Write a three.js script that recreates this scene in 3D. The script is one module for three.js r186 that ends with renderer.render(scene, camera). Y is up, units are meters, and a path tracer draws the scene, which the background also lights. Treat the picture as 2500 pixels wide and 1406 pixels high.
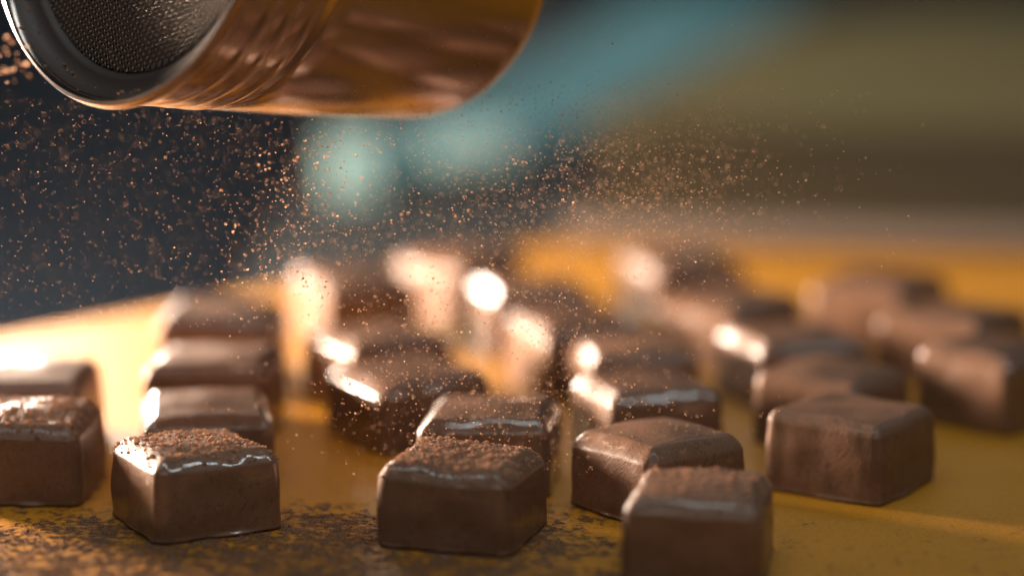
import * as THREE from 'three';
import { mergeGeometries } from 'three/addons/utils/BufferGeometryUtils.js';
import { ImprovedNoise } from 'three/addons/math/ImprovedNoise.js';
import { RoundedBoxGeometry } from 'three/addons/geometries/RoundedBoxGeometry.js';
import { RectAreaLightUniformsLib } from 'three/addons/lights/RectAreaLightUniformsLib.js';
RectAreaLightUniformsLib.init();

// ------------------------------------------------------------------ camera, light, exposure
const scene = new THREE.Scene();
scene.background = new THREE.Color().setRGB(0.012, 0.014, 0.016);      // the unlit room
const W = 2500, H = 1406, FPX = 6944, PITCH = 10.8 * Math.PI / 180, CAM_Y = 0.173;
const camera = new THREE.PerspectiveCamera(2 * Math.atan(H / 2 / FPX) * 180 / Math.PI, W / H, 0.02, 20);
camera.position.set(0, CAM_Y, 0);
camera.rotation.set(-PITCH, 0, 0);
camera.focus = 0.642;
camera.userData.fStop = 3.1;
const renderer = new THREE.WebGLRenderer({ antialias: true });
renderer.toneMapping = THREE.LinearToneMapping;
renderer.toneMappingExposure = 1.0;
renderer.shadowMap.enabled = true;

const LAMP = {
  // warm panel behind the board, and a small warm lamp beside it, both past the frame's edge
  panel: { at: [-0.60, 0.235, -2.0], to: [-0.10, 0, -0.75], w: 0.46, h: 0.07, rgb: [1, 0.84, 0.68], L: 240 },
  side: { at: [-0.42, 0.085, -0.925], to: [0.03, 0.01, -0.77], w: 0.085, h: 0.07, rgb: [1, 0.74, 0.55], L: 1000 },
  ceiling: { rgb: [[0.84, 0.97, 1.0], [1.0, 0.93, 0.86], [0.90, 0.97, 1.0]], L: [11, 8.5, 3.2] },
};

// ------------------------------------------------------------------ helpers
const noise = new ImprovedNoise();
const N3 = (x, y, z) => noise.noise(x, y, z);
function rng(seed) { let s = seed >>> 0; return () => { s = (s + 0x6D2B79F5) >>> 0; let t = s; t = Math.imul(t ^ (t >>> 15), t | 1); t ^= t + Math.imul(t ^ (t >>> 7), t | 61); return ((t ^ (t >>> 14)) >>> 0) / 4294967296; }; }
const fbm = (x, y, z, o = 4) => { let a = 0.5, s = 0; for (let i = 0; i < o; i++) { s += a * N3(x, y, z); x *= 2.03; y *= 2.03; z *= 2.03; a *= 0.5; } return s; };
const sstep = (a, b, x) => { const t = Math.min(1, Math.max(0, (x - a) / (b - a))); return t * t * (3 - 2 * t); };
const CP = Math.cos(PITCH), SP = Math.sin(PITCH);
function ray(px, py) { const u = (px - W / 2) / FPX, v = (py - H / 2) / FPX; return [u, -v * CP - SP, -CP + v * SP]; }
function ground(px, py, y = 0) { const d = ray(px, py), t = (y - CAM_Y) / d[1]; return new THREE.Vector3(d[0] * t, y, d[2] * t); }
function atDepth(px, py, t) { const d = ray(px, py); return new THREE.Vector3(d[0] * t, CAM_Y + d[1] * t, d[2] * t); }
const used = {};
function numbered(n) { const k = used[n] = (used[n] ?? -1) + 1; return k ? `${n}_${String(k).padStart(3, '0')}` : n; }
function shade(o) { o.castShadow = o.receiveShadow = true; return o; }
function part(name, geo, mat, parent) { const m = shade(new THREE.Mesh(geo, mat)); m.name = name; parent.add(m); return m; }
function thing(name, label, category, group) { const g = new THREE.Group(); g.name = numbered(name); g.userData = { label, category }; if (group) g.userData.group = group; scene.add(g); return g; }
function setting(name, geo, mat) { const m = part(name, geo, mat, scene); m.userData.kind = 'structure'; return m; }
function tex(n, m, fn, srgb) {                    // fn(u, v) -> [r, g, b] linear 0..1, or a number
  const d = new Uint8Array(n * m * 4);
  for (let j = 0; j < m; j++) for (let i = 0; i < n; i++) {
    let c = fn((i + 0.5) / n, (j + 0.5) / m); if (typeof c === 'number') c = [c, c, c];
    for (let k = 0; k < 3; k++) { let x = Math.min(1, Math.max(0, c[k])); if (srgb) x = x <= 0.0031308 ? 12.92 * x : 1.055 * Math.pow(x, 1 / 2.4) - 0.055; d[(j * n + i) * 4 + k] = Math.round(255 * x); }
    d[(j * n + i) * 4 + 3] = 255;
  }
  const t = new THREE.DataTexture(d, n, m); t.magFilter = THREE.LinearFilter; t.wrapS = t.wrapT = THREE.RepeatWrapping; if (srgb) t.colorSpace = THREE.SRGBColorSpace; t.needsUpdate = true; return t;
}
const rgb = (r, g, b) => new THREE.Color().setRGB(r, g, b);
const std = (c, roughness = 0.6, extra = {}) => new THREE.MeshStandardMaterial({ color: rgb(...c), roughness, ...extra });
const matte = (c) => new THREE.MeshPhysicalMaterial({ color: rgb(...c), roughness: 1, specularIntensity: 0 });
const per = (f, p) => (u, v) => { // makes noise of period p tile over the unit square
  const a = u * 2 * Math.PI, b = v * 2 * Math.PI, r = p / (2 * Math.PI); return f(r * Math.cos(a) + 7, r * Math.sin(a) + r * Math.cos(b) * 1.0, r * Math.sin(b) + 3);
};

// ------------------------------------------------------------------ the setting: counter, board, backdrop
const counterMat = new THREE.MeshPhysicalMaterial({ color: rgb(0.030, 0.036, 0.040), roughness: 0.95, specularIntensity: 0, bumpMap: tex(256, 256, (u, v) => 0.5 + 0.5 * per((x, y, z) => fbm(x, y, z, 3), 40)(u, v)), bumpScale: 0.0003 });
{ // the counter ends along the board's slanting edge; past it a dark bench lies lower down
  const a = ground(-900, 975, -0.011), b = ground(560, 752, -0.011), c = ground(800, 330, -0.011), d = ground(760, -60, -0.011);
  const sh = new THREE.Shape(); [[a.x, a.z], [b.x, b.z], [c.x, c.z], [d.x, d.z], [d.x, -3.6], [2.6, -3.6], [2.6, 0.5], [a.x, 0.5]].forEach(([x, z], i) => (i ? sh.lineTo(x, -z) : sh.moveTo(x, -z))); sh.closePath();
  const g = new THREE.ExtrudeGeometry(sh, { depth: 0.005, bevelEnabled: false }); g.rotateX(-Math.PI / 2); g.translate(0, -0.016, 0);
  setting('counter', g, counterMat);
}
const floorMat = std([0.46, 0.49, 0.55], 0.9, { bumpMap: tex(256, 256, (u, v) => 0.5 + 0.5 * per((x, y, z) => fbm(x, y, z, 3), 30)(u, v)), bumpScale: 0.001 });
setting('lower_bench', new THREE.BoxGeometry(6, 0.1, 8), floorMat).position.set(-1, -0.40, -3);

// ochre board: far edges read off the photograph where they cross the counter
const cocoaMask = (x, z) => {                     // how much cocoa lies on the board at (x, z): thick beneath the sifter
  const n = fbm(x * 60, 3.1, z * 60, 4), f = fbm(x * 260, 9.2, z * 260, 3);
  const front = sstep(-0.675, -0.60, z), left = 1 - sstep(-0.03, 0.075, x + 0.25 * (z + 0.6));
  const spread = Math.exp(-((x + 0.05) ** 2) / 0.006 - ((z + 0.575) ** 2) / 0.0032);
  const near = sstep(-0.605, -0.575, z) * 0.42;
  return Math.max(0, front * left * 0.95 + 0.35 * spread + near * (0.5 + 0.9 * n) - 0.12 + 0.55 * n * (0.4 + front) + 0.35 * f * front);
};
const boardShape = new THREE.Shape();
const BX0 = -0.40, BX1 = 0.46, BZ0 = -1.38, BZ1 = -0.30;
{
  const a = ground(0, 824), c = ground(1330, 592), dir = new THREE.Vector3().subVectors(c, a).normalize();
  const p0 = a.clone().addScaledVector(dir, -0.30), p1 = c.clone().addScaledVector(dir, 0.28);
  const side = new THREE.Vector3(-dir.z, 0, dir.x);
  boardShape.moveTo(p0.x, -p0.z); boardShape.lineTo(p1.x, -p1.z);
  boardShape.lineTo(p1.x + side.x * 0.62, -(p1.z + side.z * 0.62)); boardShape.lineTo(p0.x + side.x * 0.62, -(p0.z + side.z * 0.62)); boardShape.closePath();
}
const boardGeo = new THREE.ExtrudeGeometry(boardShape, { depth: 0.009, bevelEnabled: true, bevelThickness: 0.001, bevelSize: 0.001, bevelSegments: 2 });
boardGeo.rotateX(-Math.PI / 2); boardGeo.translate(0, -0.010, 0);
{ // uv in metres of the board's own plane
  const p = boardGeo.attributes.position, uv = new Float32Array(p.count * 2);
  for (let i = 0; i < p.count; i++) { uv[2 * i] = (p.getX(i) + 0.24) / 0.48; uv[2 * i + 1] = (p.getZ(i) + 0.98) / 0.48; }
  boardGeo.setAttribute('uv', new THREE.BufferAttribute(uv, 2));
}
const boardColor = tex(1400, 1400, (u, v) => {
  const x = u * 0.48 - 0.24, z = v * 0.48 - 0.98;
  const g = 1 + 0.22 * N3(x * 900, 1, z * 900) + 0.20 * N3(x * 1900, 2, z * 1900) + 0.12 * fbm(x * 30, 5, z * 30, 3);
  let m = sstep(0.24, 0.54, Math.min(0.85, cocoaMask(x, z)) * 0.62 + 0.3 * N3(x * 170, 8, z * 170) + 0.40 * N3(x * 520, 4, z * 520) + 0.30 * N3(x * 1300, 6, z * 1300));
  m = Math.max(m, 0.8 * sstep(0.40, 0.56, N3(x * 330, 8, z * 330) + 0.12 * N3(x * 1300, 6, z * 1300) + 0.3 * cocoaMask(x, z)) * sstep(-0.63, -0.585, z)) * 0.9;
  const o = [0.42 * g, 0.185 * g, 0.012 * g], c = [0.085, 0.034, 0.015];
  return [0, 1, 2].map((k) => o[k] * (1 - m) + c[k] * m);
}, true);
const boardBump = tex(512, 512, (u, v) => { const T = 2 * Math.PI, w = Math.sin(T * 17 * (u + v)) * Math.sin(T * 17 * (u - v)); return 0.5 + 0.22 * w + 0.45 * per(N3, 26)(u, v) + 0.2 * per(N3, 70)(u, v); });   // a fine weave, 2 cm to a tile
boardBump.repeat.set(24, 24);
const boardMat = new THREE.MeshPhysicalMaterial({ color: 0xffffff, map: boardColor, roughness: 0.42, bumpMap: boardBump, bumpScale: 0.00022, specularIntensity: 0.55 });
const board = thing('serving_board', 'ochre yellow board dusted with cocoa carrying all the chocolates', 'board');
part('board_top', boardGeo, boardMat, board);

// ------------------------------------------------------------------ lamps (past the edge of the picture)
function lampPanel(name, label, d, stand) {
  const g = thing(name, label, 'lamp');
  const at = new THREE.Vector3(...d.at), to = new THREE.Vector3(...d.to);
  const aim = new THREE.Object3D(); aim.position.copy(at); aim.lookAt(to); g.position.copy(at); g.quaternion.copy(aim.quaternion);   // local +z faces the chocolates
  const house = part('housing', new RoundedBoxGeometry(d.w + 0.02, d.h + 0.02, 0.03, 3, 0.006), std([0.03, 0.03, 0.03], 0.5), g); house.position.z = -0.022;
  part('glowing_panel', new THREE.BoxGeometry(d.w, d.h, 0.004), std([0.8, 0.8, 0.8], 0.8, { emissive: rgb(...d.rgb), emissiveIntensity: d.L * 0.06 }), g).position.z = -0.004;
  if (stand) {
    const q = g.quaternion.clone().invert(), drop = at.y + 0.35, dv = new THREE.Vector3(0, -1, 0).applyQuaternion(q), back = new THREE.Vector3(0, 0, -0.05);
    const post = part('stand_post', new THREE.CylinderGeometry(0.008, 0.008, drop, 16), std([0.05, 0.05, 0.05], 0.4), g);
    post.quaternion.copy(q); post.position.copy(back).addScaledVector(dv, drop / 2);
    const foot = part('stand_foot', new THREE.CylinderGeometry(0.12, 0.125, 0.012, 32), std([0.05, 0.05, 0.05], 0.4), g);
    foot.quaternion.copy(q); foot.position.copy(back).addScaledVector(dv, drop - 0.006);
  }
  const l = new THREE.RectAreaLight(rgb(...d.rgb), d.L, d.w, d.h); l.position.copy(at); l.lookAt(to); l.name = name + '_glow'; l.castShadow = true; scene.add(l);
}
lampPanel('light_panel', 'warm glowing light panel standing behind the ochre board', LAMP.panel, true);
lampPanel('side_lamp', 'small warm square lamp standing beside the ochre board', LAMP.side, true);
[[-0.42, 0.10, 'narrow cool white strip light hung right above the chocolates'], [0.62, 0.14, 'wide warm white strip light hung in front of the chocolates'], [-1.75, 0.20, 'cool white strip light hung over the counter behind the board']].forEach(([z, w, label], k0) => {
  const g = thing('ceiling_light', label, 'lamp'), L = LAMP.ceiling.L[k0], x = k0 === 2 ? 0.3 : 0.1, aimZ = k0 === 2 ? -1.5 : -0.68;
  g.position.set(x, 1.25, z);
  g.rotation.x = Math.atan2(z - aimZ, 1.25);           // faces the board or the counter
  part('housing', new THREE.BoxGeometry(1.9, 0.04, w + 0.03), std([0.5, 0.5, 0.5], 0.5), g).position.y = 0.026;
  part('diffuser', new THREE.BoxGeometry(1.86, 0.004, w), std([0.8, 0.8, 0.8], 0.8, { emissive: rgb(...LAMP.ceiling.rgb[k0]), emissiveIntensity: L * 0.06 }), g).position.y = 0.003;
  for (let k = -2; k <= 2; k++) part('divider', new THREE.BoxGeometry(0.05, 0.012, w + 0.03), std([0.25, 0.25, 0.25], 0.5), g).position.set(k * 0.42 + 0.05, -0.010, 0);
  const l = new THREE.RectAreaLight(rgb(...LAMP.ceiling.rgb[k0]), L, 1.86, w);
  l.position.set(x, 1.248, z); l.lookAt(x, 0, aimZ); l.name = 'ceiling_light_glow'; l.castShadow = true; scene.add(l);
});

// ------------------------------------------------------------------ blurred things on the counter behind the board
function slab(pts, y0, h, bevel = 0.003) {        // a flat thing with the outline pts (Vector3 on the counter)
  const s = new THREE.Shape(); pts.forEach((p, i) => (i ? s.lineTo(p.x, -p.z) : s.moveTo(p.x, -p.z))); s.closePath();
  const g = new THREE.ExtrudeGeometry(s, { depth: h - 2 * bevel, bevelEnabled: true, bevelThickness: bevel, bevelSize: bevel, bevelSegments: 3 });
  g.rotateX(-Math.PI / 2); g.translate(0, y0 + bevel, 0); return g;
}
{
  const C = -0.011;
  // dark tray whose pale front wall closes the board off
  const tray = thing('baking_tray', 'dark baking tray with a pale front wall behind the board', 'tray');
  const a = ground(1380, 588, 0.001), b = ground(2800, 620, 0.001), dir = b.clone().sub(a).normalize(), back = new THREE.Vector3(dir.z, 0, -dir.x).multiplyScalar(1);
  if (back.z > 0) back.negate();
  const wall = (p, q, h, t) => { const n = new THREE.Vector3(q.z - p.z, 0, p.x - q.x).normalize().multiplyScalar(t); return slab([p, q, q.clone().add(n), p.clone().add(n)], 0.0012, h, 0.0008); };
  const c = b.clone().addScaledVector(back, 0.30), d = a.clone().addScaledVector(back, 0.30);
  part('front_wall', wall(a, b, 0.0095, -0.004), matte([0.14, 0.12, 0.105]), tray);
  part('tray_floor', slab([a, b, c, d].map((p) => p.clone()), 0.0008, 0.003, 0.0006), matte([0.055, 0.042, 0.026]), tray);
  // olive mat farther back
  const mat = thing('olive_mat', 'blurred olive brown folded mat on the counter behind the tray', 'mat');
  part('mat_fold', slab([ground(1420, 345, C), ground(1900, 95, C), ground(2350, 40, C), ground(3100, 80, C), ground(3100, 380, C), ground(2000, 370, C)], C, 0.008, 0.003), matte([0.122, 0.105, 0.055]), mat);
  // teal cloth strip lying aslant, and two pale napkins
  const cloth = thing('teal_cloth', 'blurred teal blue cloth strip lying aslant on the counter', 'cloth');
  part('cloth_strip', slab([ground(1330, 400, C), ground(960, 440, C), ground(1000, 330, C), ground(1420, 130, C), ground(1620, -40, C), ground(2020, -40, C), ground(1900, 70, C), ground(1480, 290, C)], C, 0.006, 0.002), matte([0.068, 0.155, 0.185]), cloth);
  for (const [q, l] of [[[[810, 500], [930, 490], [950, 330], [800, 340]], 'small pale teal napkin lying alone on the dark counter'], [[[1060, 425], [1260, 405], [1270, 320], [1060, 335]], 'pale teal napkin lying on the near end of the teal cloth']]) {
    const t = thing('napkin', l, 'napkin'), y = l.includes('alone') ? C : C + 0.006;
    part('napkin_fold', slab(q.map(([px, py]) => ground(px, py, y)), y, 0.003, 0.001), matte([0.27, 0.43, 0.43]), t);
    part('napkin_fold', slab(q.map(([px, py], i) => ground(px + (i % 3 ? -25 : 12), py + (i < 2 ? -35 : 12), y + 0.003)), y + 0.003, 0.003, 0.001), matte([0.27, 0.43, 0.43]), t);
  }
}

// ------------------------------------------------------------------ cocoa grains: three lumpy shapes
function grainGeo(seed, flat = 1) {
  const g = new THREE.IcosahedronGeometry(1, 1), p = g.attributes.position;
  for (let i = 0; i < p.count; i++) {
    const x = p.getX(i), y = p.getY(i), z = p.getZ(i), k = 1 + 0.55 * N3(x * 1.3 + seed * 7.1, y * 1.3, z * 1.3 + seed);
    p.setXYZ(i, x * k, y * k * flat, z * k);
  }
  g.computeVertexNormals(); return g;
}
const grains = [grainGeo(1), grainGeo(2), grainGeo(3)];
function flakeGeo(seed) {                         // a curled, torn shred of powder crust: open on one side
  const g = new THREE.SphereGeometry(1, 7, 4, 0, Math.PI * 2, 0, 1.7), p = g.attributes.position;
  for (let i = 0; i < p.count; i++) { const x = p.getX(i), y = p.getY(i), z = p.getZ(i), k = 1 + 0.5 * N3(x * 1.4 + seed * 5.3, y * 1.4, z * 1.4 + seed); p.setXYZ(i, x * k, (y * k - 0.4) * 0.9, z * k); }
  g.computeVertexNormals(); return g;
}
const flakes = [flakeGeo(1), flakeGeo(2), flakeGeo(3)];
const cocoaMat = new THREE.MeshPhysicalMaterial({ color: rgb(0.50, 0.325, 0.22), roughness: 0.95, transmission: 0.6, thickness: 0, specularIntensity: 0.15 });   // lets light through, as loose powder does
const M4 = new THREE.Matrix4(), Q4 = new THREE.Quaternion(), E3 = new THREE.Euler(), P3 = new THREE.Vector3(), S3 = new THREE.Vector3();
function scatter(name, list, mat, parent, geo) {  // list of [x, y, z, sx, sy, sz, rx, ry, rz, tint]
  const m = shade(new THREE.InstancedMesh(geo, mat, list.length)); m.name = name; m.userData.kind = 'stuff';
  const c = new THREE.Color();
  list.forEach((g, i) => { M4.compose(P3.set(g[0], g[1], g[2]), Q4.setFromEuler(E3.set(g[6], g[7], g[8])), S3.set(g[3], g[4], g[5])); m.setMatrixAt(i, M4); c.setRGB(g[9], g[9], g[9]); m.setColorAt(i, c); });
  parent.add(m); return m;
}

// ------------------------------------------------------------------ chocolates
function pralineGeo(S, Hh, seed, o = {}) {
  const n = o.n ?? 44, r = o.r ?? 0.0027, hx = S / 2, hy = Hh / 2, pos = [], uv = [], idx = [];
  const ease = (t) => { const s = Math.sign(t), a = Math.abs(t); return s * (1 - Math.pow(1 - a, 1.7)); };   // more rows near the edges
  const faces = [[0, 1, 2, 1], [0, 1, 2, -1], [1, 2, 0, 1], [1, 2, 0, -1], [2, 0, 1, 1], [2, 0, 1, -1]], ext = [hx, hy, hx];
  for (const [ax, b, c, s] of faces) {
    const base = pos.length / 3;
    for (let j = 0; j <= n; j++) for (let i = 0; i <= n; i++) {
      const p = [0, 0, 0]; p[ax] = s * ext[ax]; p[b] = ease(i / n * 2 - 1) * ext[b]; p[c] = ease(j / n * 2 - 1) * ext[c];
      const low = p[1] < 0, rr = r, q = p.map((v, k) => Math.max(-ext[k] + rr, Math.min(ext[k] - rr, v)));
      let d = p.map((v, k) => v - q[k]); let L = Math.hypot(...d) || 1e-9;
      if (low && Math.abs(p[1]) > hy - rr) { const ry = 0.25; d[1] *= 1; L = Math.hypot(...d) || 1e-9; const k = rr / L; let w = [q[0] + d[0] * k, q[1] + d[1] * k, q[2] + d[2] * k]; // a tight lower edge
        const dd = [d[0], d[2]], lh = Math.hypot(...dd); if (lh > 1e-9) { const full = rr * Math.pow(Math.max(0, 1 - Math.pow(Math.abs(d[1] * k) / rr, 6)), 1 / 6); w[0] = q[0] + dd[0] / lh * full; w[2] = q[2] + dd[1] / lh * full; } p[0] = w[0]; p[1] = w[1]; p[2] = w[2]; }
      else {
        if (d[1] > 0) { const e = o.edge ?? 1.2, dh = Math.hypot(d[0], d[2]); L = Math.pow(Math.pow(dh, e) + Math.pow(d[1], e), 1 / e); }   // the upper edge is a soft chamfer
        for (let k = 0; k < 3; k++) p[k] = q[k] + d[k] * rr / L;
      }
      let [x, y, z] = p; if (y > 0) y *= 1 + 0.05 * (x * Math.cos(seed * 2.1) + z * Math.sin(seed * 2.1)) / hx; const t = (y + hy) / Hh, e = (1 - (x / hx) ** 2) * (1 - (z / hx) ** 2);
      const taper = 1 - (o.taper ?? 0.035) * t; x *= taper; z *= taper;
      if (t > 0.5) y += (o.dome ?? 0.0007) * Math.max(0, e) * sstep(0.5, 1, t) + 0.0005 * N3(x * 90 + seed * 3.7, 1.3, z * 90 + seed) * sstep(0.5, 1, t);
      const bul = 0.00042 * N3(x * 95 + seed * 5.1, y * 140, z * 95 + seed * 2.3) + 0.00018 * N3(x * 260, y * 90 + seed, z * 260) + 0.0004 * Math.sin(Math.PI * t) ;
      const hr = Math.hypot(x, z) || 1; x += x / hr * bul; z += z / hr * bul;
      const foot = Math.exp(-((t * Hh) ** 2) / (0.0007 ** 2)) * (0.00045 + 0.0014 * Math.max(0, N3(x * 130 + seed, 0.3, z * 130 + seed * 1.7))); x += x / hr * foot; z += z / hr * foot;
      pos.push(x, y + hy, z);
      const P = [x, y + hy, z]; uv.push((ax === 0 ? P[2] : P[0]) / 0.04 + seed * 0.37, (ax === 1 ? P[2] : P[1]) / 0.04 + seed * 0.61);
    }
    for (let j = 0; j < n; j++) for (let i = 0; i < n; i++) { const a = base + j * (n + 1) + i, bb = a + 1, cc = a + n + 1, dd = cc + 1; s > 0 ? idx.push(a, bb, dd, a, dd, cc) : idx.push(a, dd, bb, a, cc, dd); }
  }
  const g = new THREE.BufferGeometry(); g.setAttribute('position', new THREE.Float32BufferAttribute(pos, 3)); g.setAttribute('uv', new THREE.Float32BufferAttribute(uv, 2)); g.setIndex(idx); g.computeVertexNormals();
  // one normal per place, so that no seam shows between the six sheets
  const nm = g.attributes.normal, sum = new Map(), key = (i) => `${Math.round(pos[3 * i] * 2e6)},${Math.round(pos[3 * i + 1] * 2e6)},${Math.round(pos[3 * i + 2] * 2e6)}`;
  for (let i = 0; i < nm.count; i++) { const k = key(i), v = sum.get(k) ?? new THREE.Vector3(); v.x += nm.getX(i); v.y += nm.getY(i); v.z += nm.getZ(i); sum.set(k, v); }
  for (let i = 0; i < nm.count; i++) { const v = sum.get(key(i)).clone().normalize(); nm.setXYZ(i, v.x, v.y, v.z); }
  return g;
}
const chocColor = tex(1024, 1024, (u, v) => {
  const a = per((x, y, z) => fbm(x, y, z, 4), 14)(u, v), b = per(N3, 90)(u, v), c = per(N3, 220)(u, v), d = per((x, y, z) => N3(x * 1, y * 0.35, z * 0.2), 60)(u, v);
  let k = 1 + 0.18 * a + 0.14 * b + 0.14 * c; const speck = sstep(0.42, 0.6, b + 0.25 * c), streak = sstep(0.40, 0.6, d + 0.2 * b);
  const dust = sstep(0.40, 0.62, per(N3, 150)(u + 0.31, v + 0.17));
  k *= 1 - 0.55 * Math.max(speck, streak * 0.6);
  return [0.150 * k + 0.07 * dust, 0.080 * k + 0.036 * dust, 0.048 * k + 0.020 * dust];
}, true);
const chocRough = tex(512, 512, (u, v) => { const a = per((x, y, z) => fbm(x, y, z, 4), 26)(u, v), b = per(N3, 120)(u, v); return 0.8 + 0.4 * a + 0.12 * b; });
const chocBump = tex(512, 512, (u, v) => 0.5 + 0.30 * per(N3, 60)(u, v) + 0.25 * per(N3, 130)(u, v));
function chocolate(rough, coat, coatRough = 0.035) { return new THREE.MeshPhysicalMaterial({ color: 0xffffff, map: chocColor, roughness: rough, roughnessMap: chocRough, bumpMap: chocBump, bumpScale: 0.00007, clearcoat: coat, clearcoatRoughness: coatRough, ior: 1.5, specularIntensity: 0.45 }); }
const CH = { gloss: chocolate(0.50, 0.9), satin: chocolate(0.54, 0.4), rear: chocolate(0.46, 0.5, 0.2), dull: chocolate(0.5, 0.12) };
const HEIGHT = 0.0178;
// letter: x, z, side, turn in degrees, cocoa grains on top, finish, label, shared group

const PR = [
  ['A', -0.0717, -0.6238, 0.0302, 28.1, 1000, 'gloss', 'glossy square chocolate thick with cocoa crumbs, turned cornerwise beside the gap of bright board'],
  ['B', -0.0110, -0.6130, 0.0309, 72.6, 1700, 'satin', 'square chocolate with a thick cocoa crust and streaked front, amid the strewn cocoa'],
  ['C', -0.1140, -0.6520, 0.0305, 85.9, 1200, 'dull', 'cocoa topped chocolate standing square beside the cornerwise crumbed one, by the white glare'],
  ['D', 0.0338, -0.6365, 0.0301, 38.0, 70, 'dull', 'smooth brown chocolate with a crisp sharp-edged top and few crumbs, behind the pale dusted one'],
  ['E', 0.0806, -0.6568, 0.0307, 56.6, 12, 'dull', 'bare matte chocolate with a wavy dipped top, standing on clean ochre board'],
  ['F', 0.0401, -0.5886, 0.0295, 80.2, 800, 'satin', 'blurred chocolate with a pale dusted top, standing before the crisp sharp-edged one'],
  ['G', -0.0051, -0.6600, 0.0311, 83.4, 160, 'gloss', 'shiny chocolate with a strip light mirrored along its top edge, behind the cocoa crusted one'],
  ['H', -0.0736, -0.6660, 0.0308, 8.5, 200, 'gloss', 'shiny chocolate with bright mirrored bands, right behind the cornerwise crumbed one'],
  ['I', -0.1215, -0.7010, 0.0308, 88.0, 120, 'satin', 'dull chocolate behind the square cocoa topped one, before the white glare on the board'],
  ['J', -0.0765, -0.7159, 0.0318, 85.0, 60, 'satin', 'soft brown chocolate behind the one with mirrored bands, same file'],
  ['K', -0.0800, -0.7722, 0.0326, 87.3, 30, 'rear', 'chocolate at the far end of its file, by the white glare, with glowing corners'],
  ['L', -0.0265, -0.7050, 0.0318, 31.1, 60, 'gloss', 'cornerwise chocolate with a white streak glaring on its top edge, behind the strip-lit shiny one'],
  ['M', -0.0362, -0.7513, 0.0311, 30.9, 30, 'rear', 'cornerwise chocolate with a slanting white streak, behind the other white streaked one'],
  ['N', -0.0471, -0.8344, 0.0303, 26.4, 0, 'rear', 'small blurred chocolate with a round peach glow on its corner, at the far board edge'],
  ['O', -0.0156, -0.8679, 0.0293, 46.8, 0, 'rear', 'blurred chocolate with a wide peach lit top, last of its row by the dark tray'],
  ['P', 0.0063, -0.8156, 0.0314, 11.6, 0, 'rear', 'blurred chocolate with a lilac white spot on its edge, before the wide peach topped one'],
  ['Q', 0.0178, -0.7649, 0.0309, 22.1, 20, 'rear', 'blurred chocolate with one tall peach lit side, beside an orange strip of board'],
  ['R', 0.0323, -0.7346, 0.0296, 9.6, 20, 'dull', 'dark chocolate with a peach rimmed edge, hidden behind the one with two bright dots'],
  ['S', 0.0335, -0.6892, 0.0300, 18.2, 30, 'gloss', 'chocolate with two bright dots on its corner, behind the crisp sharp-edged one'],
  ['T', 0.0528, -0.8639, 0.0313, 20.0, 0, 'rear', 'far blurred chocolate with a rounded peach lit end against ochre board'],
  ['U', 0.0617, -0.7979, 0.0316, 45.1, 0, 'rear', 'blurred cornerwise chocolate with a white spot at its lit corner'],
  ['V', 0.0754, -0.7479, 0.0325, 18.3, 10, 'rear', 'blurred chocolate with a peach side and a white dot where side meets front'],
  ['W', 0.0812, -0.7019, 0.0301, 54.8, 15, 'dull', 'dull soft chocolate right behind the bare matte dipped one'],
  ['X', 0.1090, -0.8269, 0.0320, 57.2, 0, 'rear', 'blurred chocolate with a bluish end on clean ochre board before the tray wall'],
  ['Y', 0.1232, -0.7765, 0.0328, 54.1, 0, 'rear', 'blurred dusky pink sided chocolate between the bluish ended one and the streak lit one'],
  ['Z', 0.1262, -0.7240, 0.0300, 45.0, 10, 'gloss', 'dark blurred chocolate with a pale streak on its shoulder, beside the dull soft one'],
];
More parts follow.
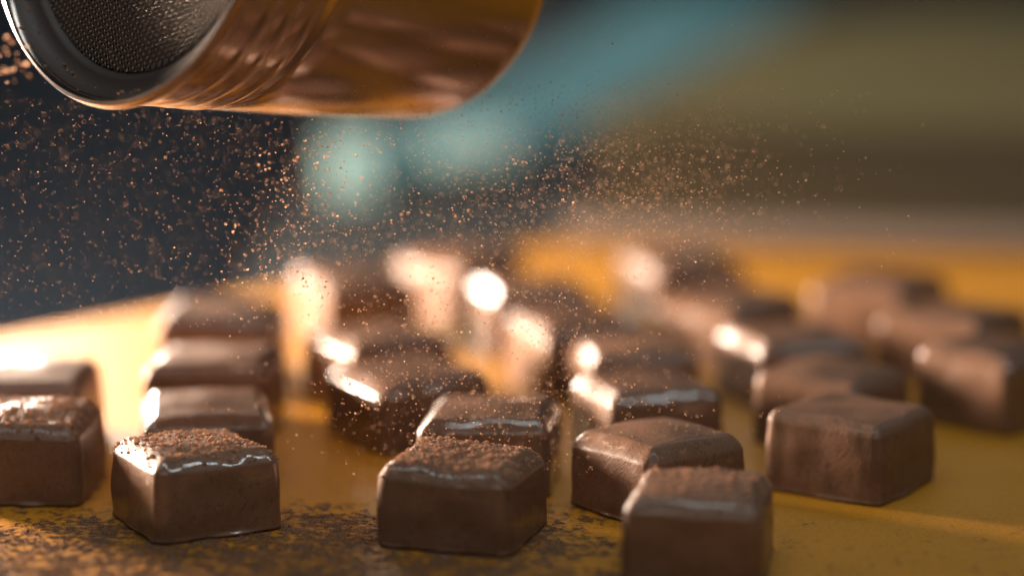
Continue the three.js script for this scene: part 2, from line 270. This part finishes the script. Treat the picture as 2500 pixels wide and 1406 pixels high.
PR.forEach(([id, x, z, S, deg, crumbs, fin, label], i) => {
  const g = thing('chocolate_praline', label, 'chocolate', 'square chocolates set out on the board');
  g.position.set(x, 0.0002, z); g.rotation.y = deg * Math.PI / 180;
  const near = z > -0.70, o = { n: near ? 52 : 34, r: { D: 0.0034, E: 0.0026, B: 0.0036 }[id] ?? 0.0030, edge: { E: 1.5, F: 1.3, B: 1.35, D: 1.3, W: 1.5, J: 1.4, I: 1.4 }[id] ?? 1.2, dome: { D: 0.0012, E: 0.0002 }[id] ?? 0.0008 };
  const geo = pralineGeo(S * 1.012, HEIGHT * ({ C: 1.06, Z: 1.10, K: 1.12, J: 1.08, B: 1.03, A: 1.02, D: 0.99 }[id] ?? 0.97 + 0.08 * rng(900 + i)()), i + 1, o), shell = part('shell', geo, CH[fin], g), R = rng(100 + i);
  if (!crumbs) return;
  // crumbs land on the faces that look up
  const ps = geo.attributes.position, ns = geo.attributes.normal, list = [], top = [];
  for (let k = 0; k < ps.count; k++) if (ns.getY(k) > 0.35) top.push(k);
  const half = S / 2;
  const heightAt = (px, pz) => { let best = 1e9, y = 0; for (let q = 0; q < top.length; q++) { const k = top[q], d = (ps.getX(k) - px) ** 2 + (ps.getZ(k) - pz) ** 2; if (d < best) { best = d; y = ps.getY(k); } } return y; };
  const thick = crumbs >= 500;
  for (let k = 0, tries = 0; k < crumbs && tries < crumbs * 6; tries++) {
    const px = (R() * 2 - 1) * half * 0.97, pz = (R() * 2 - 1) * half * 0.97, c = fbm(px * 420 + i * 9, 2, pz * 420, 3);
    if (R() > 0.45 + 1.5 * c) continue;
    const s = (thick ? (R() < 0.45 ? 0.00018 + 0.00030 * Math.pow(R(), 1.8) * (0.8 + c) : 0.00006 + 0.00010 * R()) : 0.00006 + 0.00016 * Math.pow(R(), 3)), y = heightAt(px, pz);
    list.push([px, y + s * 0.25, pz, s * (1 + R() * 0.7), s * (0.55 + 0.35 * R()), s * (1 + R() * 0.7), R() * 0.6, R() * 6.3, R() * 0.6, 0.75 + 0.5 * R()]); k++;
  }
  if (near) for (let k = 0; k < (thick ? 1900 : 700); k++) { // finer dust clinging to the sides
    const q = Math.floor(R() * ps.count), t = ps.getY(q) / HEIGHT; if (R() > 0.12 + Math.pow(t, 3)) continue;
    const s = 0.00004 + 0.00009 * R() * R(); list.push([ps.getX(q), ps.getY(q), ps.getZ(q), s * 1.2, s, s * 1.2, R() * 6, R() * 6, R() * 6, 0.6 + 0.6 * R()]);
  }
  scatter('cocoa_dusting', list, cocoaMat, g, grains[i % 3]);
});

// ------------------------------------------------------------------ cocoa lying on the board
{
  const R = rng(77), list = [];
  for (let k = 0; k < 600000 && list.length < 140000; k++) {
    const x = -0.16 + 0.34 * R(), z = -0.72 + 0.185 * R(), m = cocoaMask(x, z), w = sstep(0.42, 0.90, Math.min(m, 0.8) * 0.7 + 0.35 * N3(x * 170, 8, z * 170) + 0.55 * N3(x * 520, 4, z * 520) + 0.25 * N3(x * 1100, 3, z * 1100));
    const stray = z > -0.60 ? 0.012 : 0.004;
    if (R() > w + stray) continue;
    const s = 0.00005 + 0.00014 * Math.pow(R(), 2.4) * (0.5 + w);
    list.push([x, s * 0.2, z, s * (1 + R()), s * (0.8 + 0.4 * R()), s * (1 + R()), R() * 0.5, R() * 6.3, R() * 0.5, 0.42 + 0.6 * R() * R()]);
  }
  const m = scatter('cocoa_powder', list, cocoaMat, scene, grains[1]);
  m.userData.label = 'brown cocoa powder strewn over the near part of the ochre board'; m.userData.category = 'cocoa powder';
}

// ------------------------------------------------------------------ the sifter
{
  const s = thing('cocoa_sifter', 'tilted polished metal cocoa sifter with a wire mesh end and ribbed collar', 'sifter');
  const f = atDepth(308, -262, 0.632), b = atDepth(1088, -114, 0.706), axis = b.clone().sub(f).normalize();
  s.position.copy(f); s.quaternion.setFromUnitVectors(new THREE.Vector3(0, 1, 0), axis);
  const steel = new THREE.MeshStandardMaterial({ color: rgb(0.33, 0.27, 0.245), metalness: 1, roughness: 0.24, roughnessMap: tex(256, 256, (u, v) => 0.85 + 0.35 * per((x, y, z) => fbm(x, y, z, 4), 20)(u, v)) });
  const V = (a) => a.map(([x, y]) => new THREE.Vector2(x, y));
  const grime = std([0.045, 0.032, 0.027], 0.55);
  part('mesh_seat', new THREE.LatheGeometry(V([[0.0390, 0.0058], [0.0400, 0.0052], [0.0406, 0.0042], [0.0416, 0.0040], [0.0436, 0.0034], [0.0448, 0.0020], [0.0453, 0.0008], [0.0456, 0.0002]]), 160), grime, s);
  const ring = [[0.0456, 0.0002], [0.0459, -0.0008], [0.0466, -0.0013], [0.0474, -0.0012], [0.0480, -0.0006], [0.0483, 0.0003], [0.0481, 0.0012], [0.0475, 0.0020], [0.0468, 0.0026]];
  for (let k = 0; k <= 48; k++) { const y = 0.003 + 0.0225 * k / 48, w = Math.max(0, Math.sin(k / 48 * Math.PI * 2 * 3.5)); ring.push([0.0463 - 0.0006 * k / 48 + 0.00045 * Math.pow(w, 0.6) * (k > 8 ? 1 : 0.3), y]); }
  ring.push([0.0448, 0.0258], [0.0442, 0.0264]);
  part('collar', new THREE.LatheGeometry(V(ring), 160), steel, s);
  const body = [[0.0440, 0.0262], [0.0440, 0.0275], [0.0450, 0.0282], [0.0455, 0.0300]], LB = b.distanceTo(f) + 0.002;
  const rB = (t) => 0.0455 - 0.0037 * t + 0.0005 * Math.sin(t * Math.PI);
  for (let k = 1; k <= 12; k++) body.push([rB(k / 12), 0.030 + (LB - 0.042) * k / 12]);
  for (let k = 1; k <= 12; k++) { const q = k / 12 * Math.PI / 2; body.push([0.0418 - 0.012 * (1 - Math.cos(q)), LB - 0.012 + 0.012 * Math.sin(q)]); }
  body.push([0, LB]);
  part('can_body', new THREE.LatheGeometry(V(body), 160), steel, s);
  part('cocoa_filling', new THREE.LatheGeometry(V([[0, 0.0125], [0.038, 0.0125], [0.0384, 0.02]]), 64), std([0.05, 0.03, 0.024], 0.95), s);
  // woven wire: each wire waves over and under the crossing ones
  const wires = [], pitch = 0.00105, rw = 0.00030, RM = 0.0394;
  for (const across of [0, 1]) for (let k = -36; k <= 36; k++) {
    const o = k * pitch, h = Math.sqrt(Math.max(0, RM * RM - o * o)); if (h < 0.004) continue;
    const n = Math.max(4, Math.round(2 * h / pitch * 2)), P = [], I = [];
    for (let i = 0; i <= n; i++) {
      const t = -h + 2 * h * i / n, y = 0.0052 + 0.00022 * Math.cos(Math.PI * t / pitch + (k + across) * Math.PI) - 0.0012 * (1 - (t * t + o * o) / RM / RM);
      for (let c = 0; c < 6; c++) { const a = c / 6 * Math.PI * 2, u = o + rw * Math.cos(a), w = y + rw * Math.sin(a); across ? P.push(t, w, u) : P.push(u, w, t); }
      if (i < n) for (let c = 0; c < 6; c++) { const q = i * 6 + c, q2 = i * 6 + (c + 1) % 6; I.push(q, q2, q + 6, q2, q2 + 6, q + 6); }
    }
    const g = new THREE.BufferGeometry(); g.setAttribute('position', new THREE.Float32BufferAttribute(P, 3)); g.setIndex(I); g.computeVertexNormals(); wires.push(g);
  }
  const mesh = part('sieve_mesh', mergeGeometries(wires), std([0.15, 0.13, 0.115], 0.38, { metalness: 0.85 }), s); mesh.userData.kind = 'stuff';
  mesh.rotation.y = 0.5;
  // cocoa clinging to the rim
  const R = rng(5), list = [];
  for (let k = 0; k < 420; k++) { const a = R() * Math.PI * 2, rr = 0.0435 + 0.0035 * R(), q = 0.0002 + 0.0005 * R() * R(); if (N3(Math.cos(a) * 4, Math.sin(a) * 4, 2) < -0.05) continue; list.push([Math.cos(a) * rr, rr > 0.0455 ? -0.0004 : 0.0026, Math.sin(a) * rr, q, q, q, R() * 6, R() * 6, R() * 6, 0.8 + 0.4 * R()]); }
  scatter('clinging_cocoa', list, cocoaMat, s, grains[2]);
}

// ------------------------------------------------------------------ cocoa falling through the air
{
  const R = rng(2024), gauss = () => { let s = 0; for (let i = 0; i < 6; i++) s += R(); return (s - 3) / 0.72; };
  const list = [[], [], []];
  const put = (px, py, t, s, k = 1) => {
    const p = atDepth(px, py, t); if (p.y < 0.022 && py < 1300 && p.z < -0.6 && R() < 0.5) return; if (p.y < 0.003) return;
    const st = 1 + 0.9 * R() * k; list[Math.floor(R() * 3)].push([p.x, p.y, p.z, s * (0.75 + 0.4 * R()), s * st, s * (0.75 + 0.4 * R()), R() < 0.5 ? gauss() * 0.3 : Math.PI + gauss() * 0.3, R() * 6, gauss() * 0.28 + 0.12, 0.85 + 0.4 * R()]);
  };
  const size = (m) => m * (0.00011 + 0.00019 * Math.pow(R(), 1.9));
  // main curtain: broad fan from beneath the sifter to the middle of the board
  for (let k = 0; k < 9000; k++) { const py = 200 + 960 * R(), cx = 1180 + 0.05 * (py - 400), w = 330 + (py > 700 ? -70 : 60); put(cx + gauss() * w, py, 0.648 + gauss() * 0.022, size(0.70), sstep(400, 900, py)); }
  for (let k = 0; k < 1800; k++) put(1540 + gauss() * 170 , 480 + gauss() * 130, 0.655 + gauss() * 0.025, size(0.78), 0.6);
  for (let k = 0; k < 300; k++) { const py = 340 + 360 * R(); put(720 + gauss() * 75 + (py - 500) * -0.25, py, 0.64 + gauss() * 0.008, size(1.25), 0.9); }
  for (let k = 0; k < 26; k++) { const cx = 520 + 900 * R(), cy = 380 + 650 * R(), n = 3 + 5 * R(); for (let j = 0; j < n; j++) put(cx + gauss() * 24, cy + gauss() * 18, 0.647 + gauss() * 0.004, size(1.3), 1.2); }
  for (let k = 0; k < 1700; k++) put(R() * 900, 240 + 560 * R(), 0.65 + gauss() * 0.02, 0.00007 + 0.00008 * R(), 0.2);
  for (let k = 0; k < 700; k++) put(1000 + R() * 900, 60 + 500 * R(), 0.66 + gauss() * 0.03, 0.00004 + 0.00008 * R(), 0.2);
  // out of focus grains nearer and farther, mostly by the lamp
  for (let k = 0; k < 380; k++) put(R() * 700 + gauss() * 60, 220 + 560 * R(), R() < 0.5 ? 0.56 + 0.05 * R() : 0.70 + 0.07 * R(), size(0.6), 0.2);
  for (let k = 0; k < 500; k++) put(700 + R() * 1100, 300 + 600 * R(), R() < 0.5 ? 0.56 + 0.05 * R() : 0.72 + 0.08 * R(), size(0.8), 0.2);
  for (let k = 0; k < 22; k++) put(R() * 75 - 5, 90 + 110 * R(), 0.61 + gauss() * 0.006, 0.0002 + 0.0004 * R(), 0.6);
  list.forEach((l, k) => { const m = scatter(numbered('falling_cocoa'), l, cocoaMat, scene, flakes[k]); m.userData.label = 'fine cocoa grains falling through the air from the sifter onto the chocolates'; m.userData.category = 'cocoa grains'; m.userData.group = 'falling cocoa'; });
}

renderer.render(scene, camera);
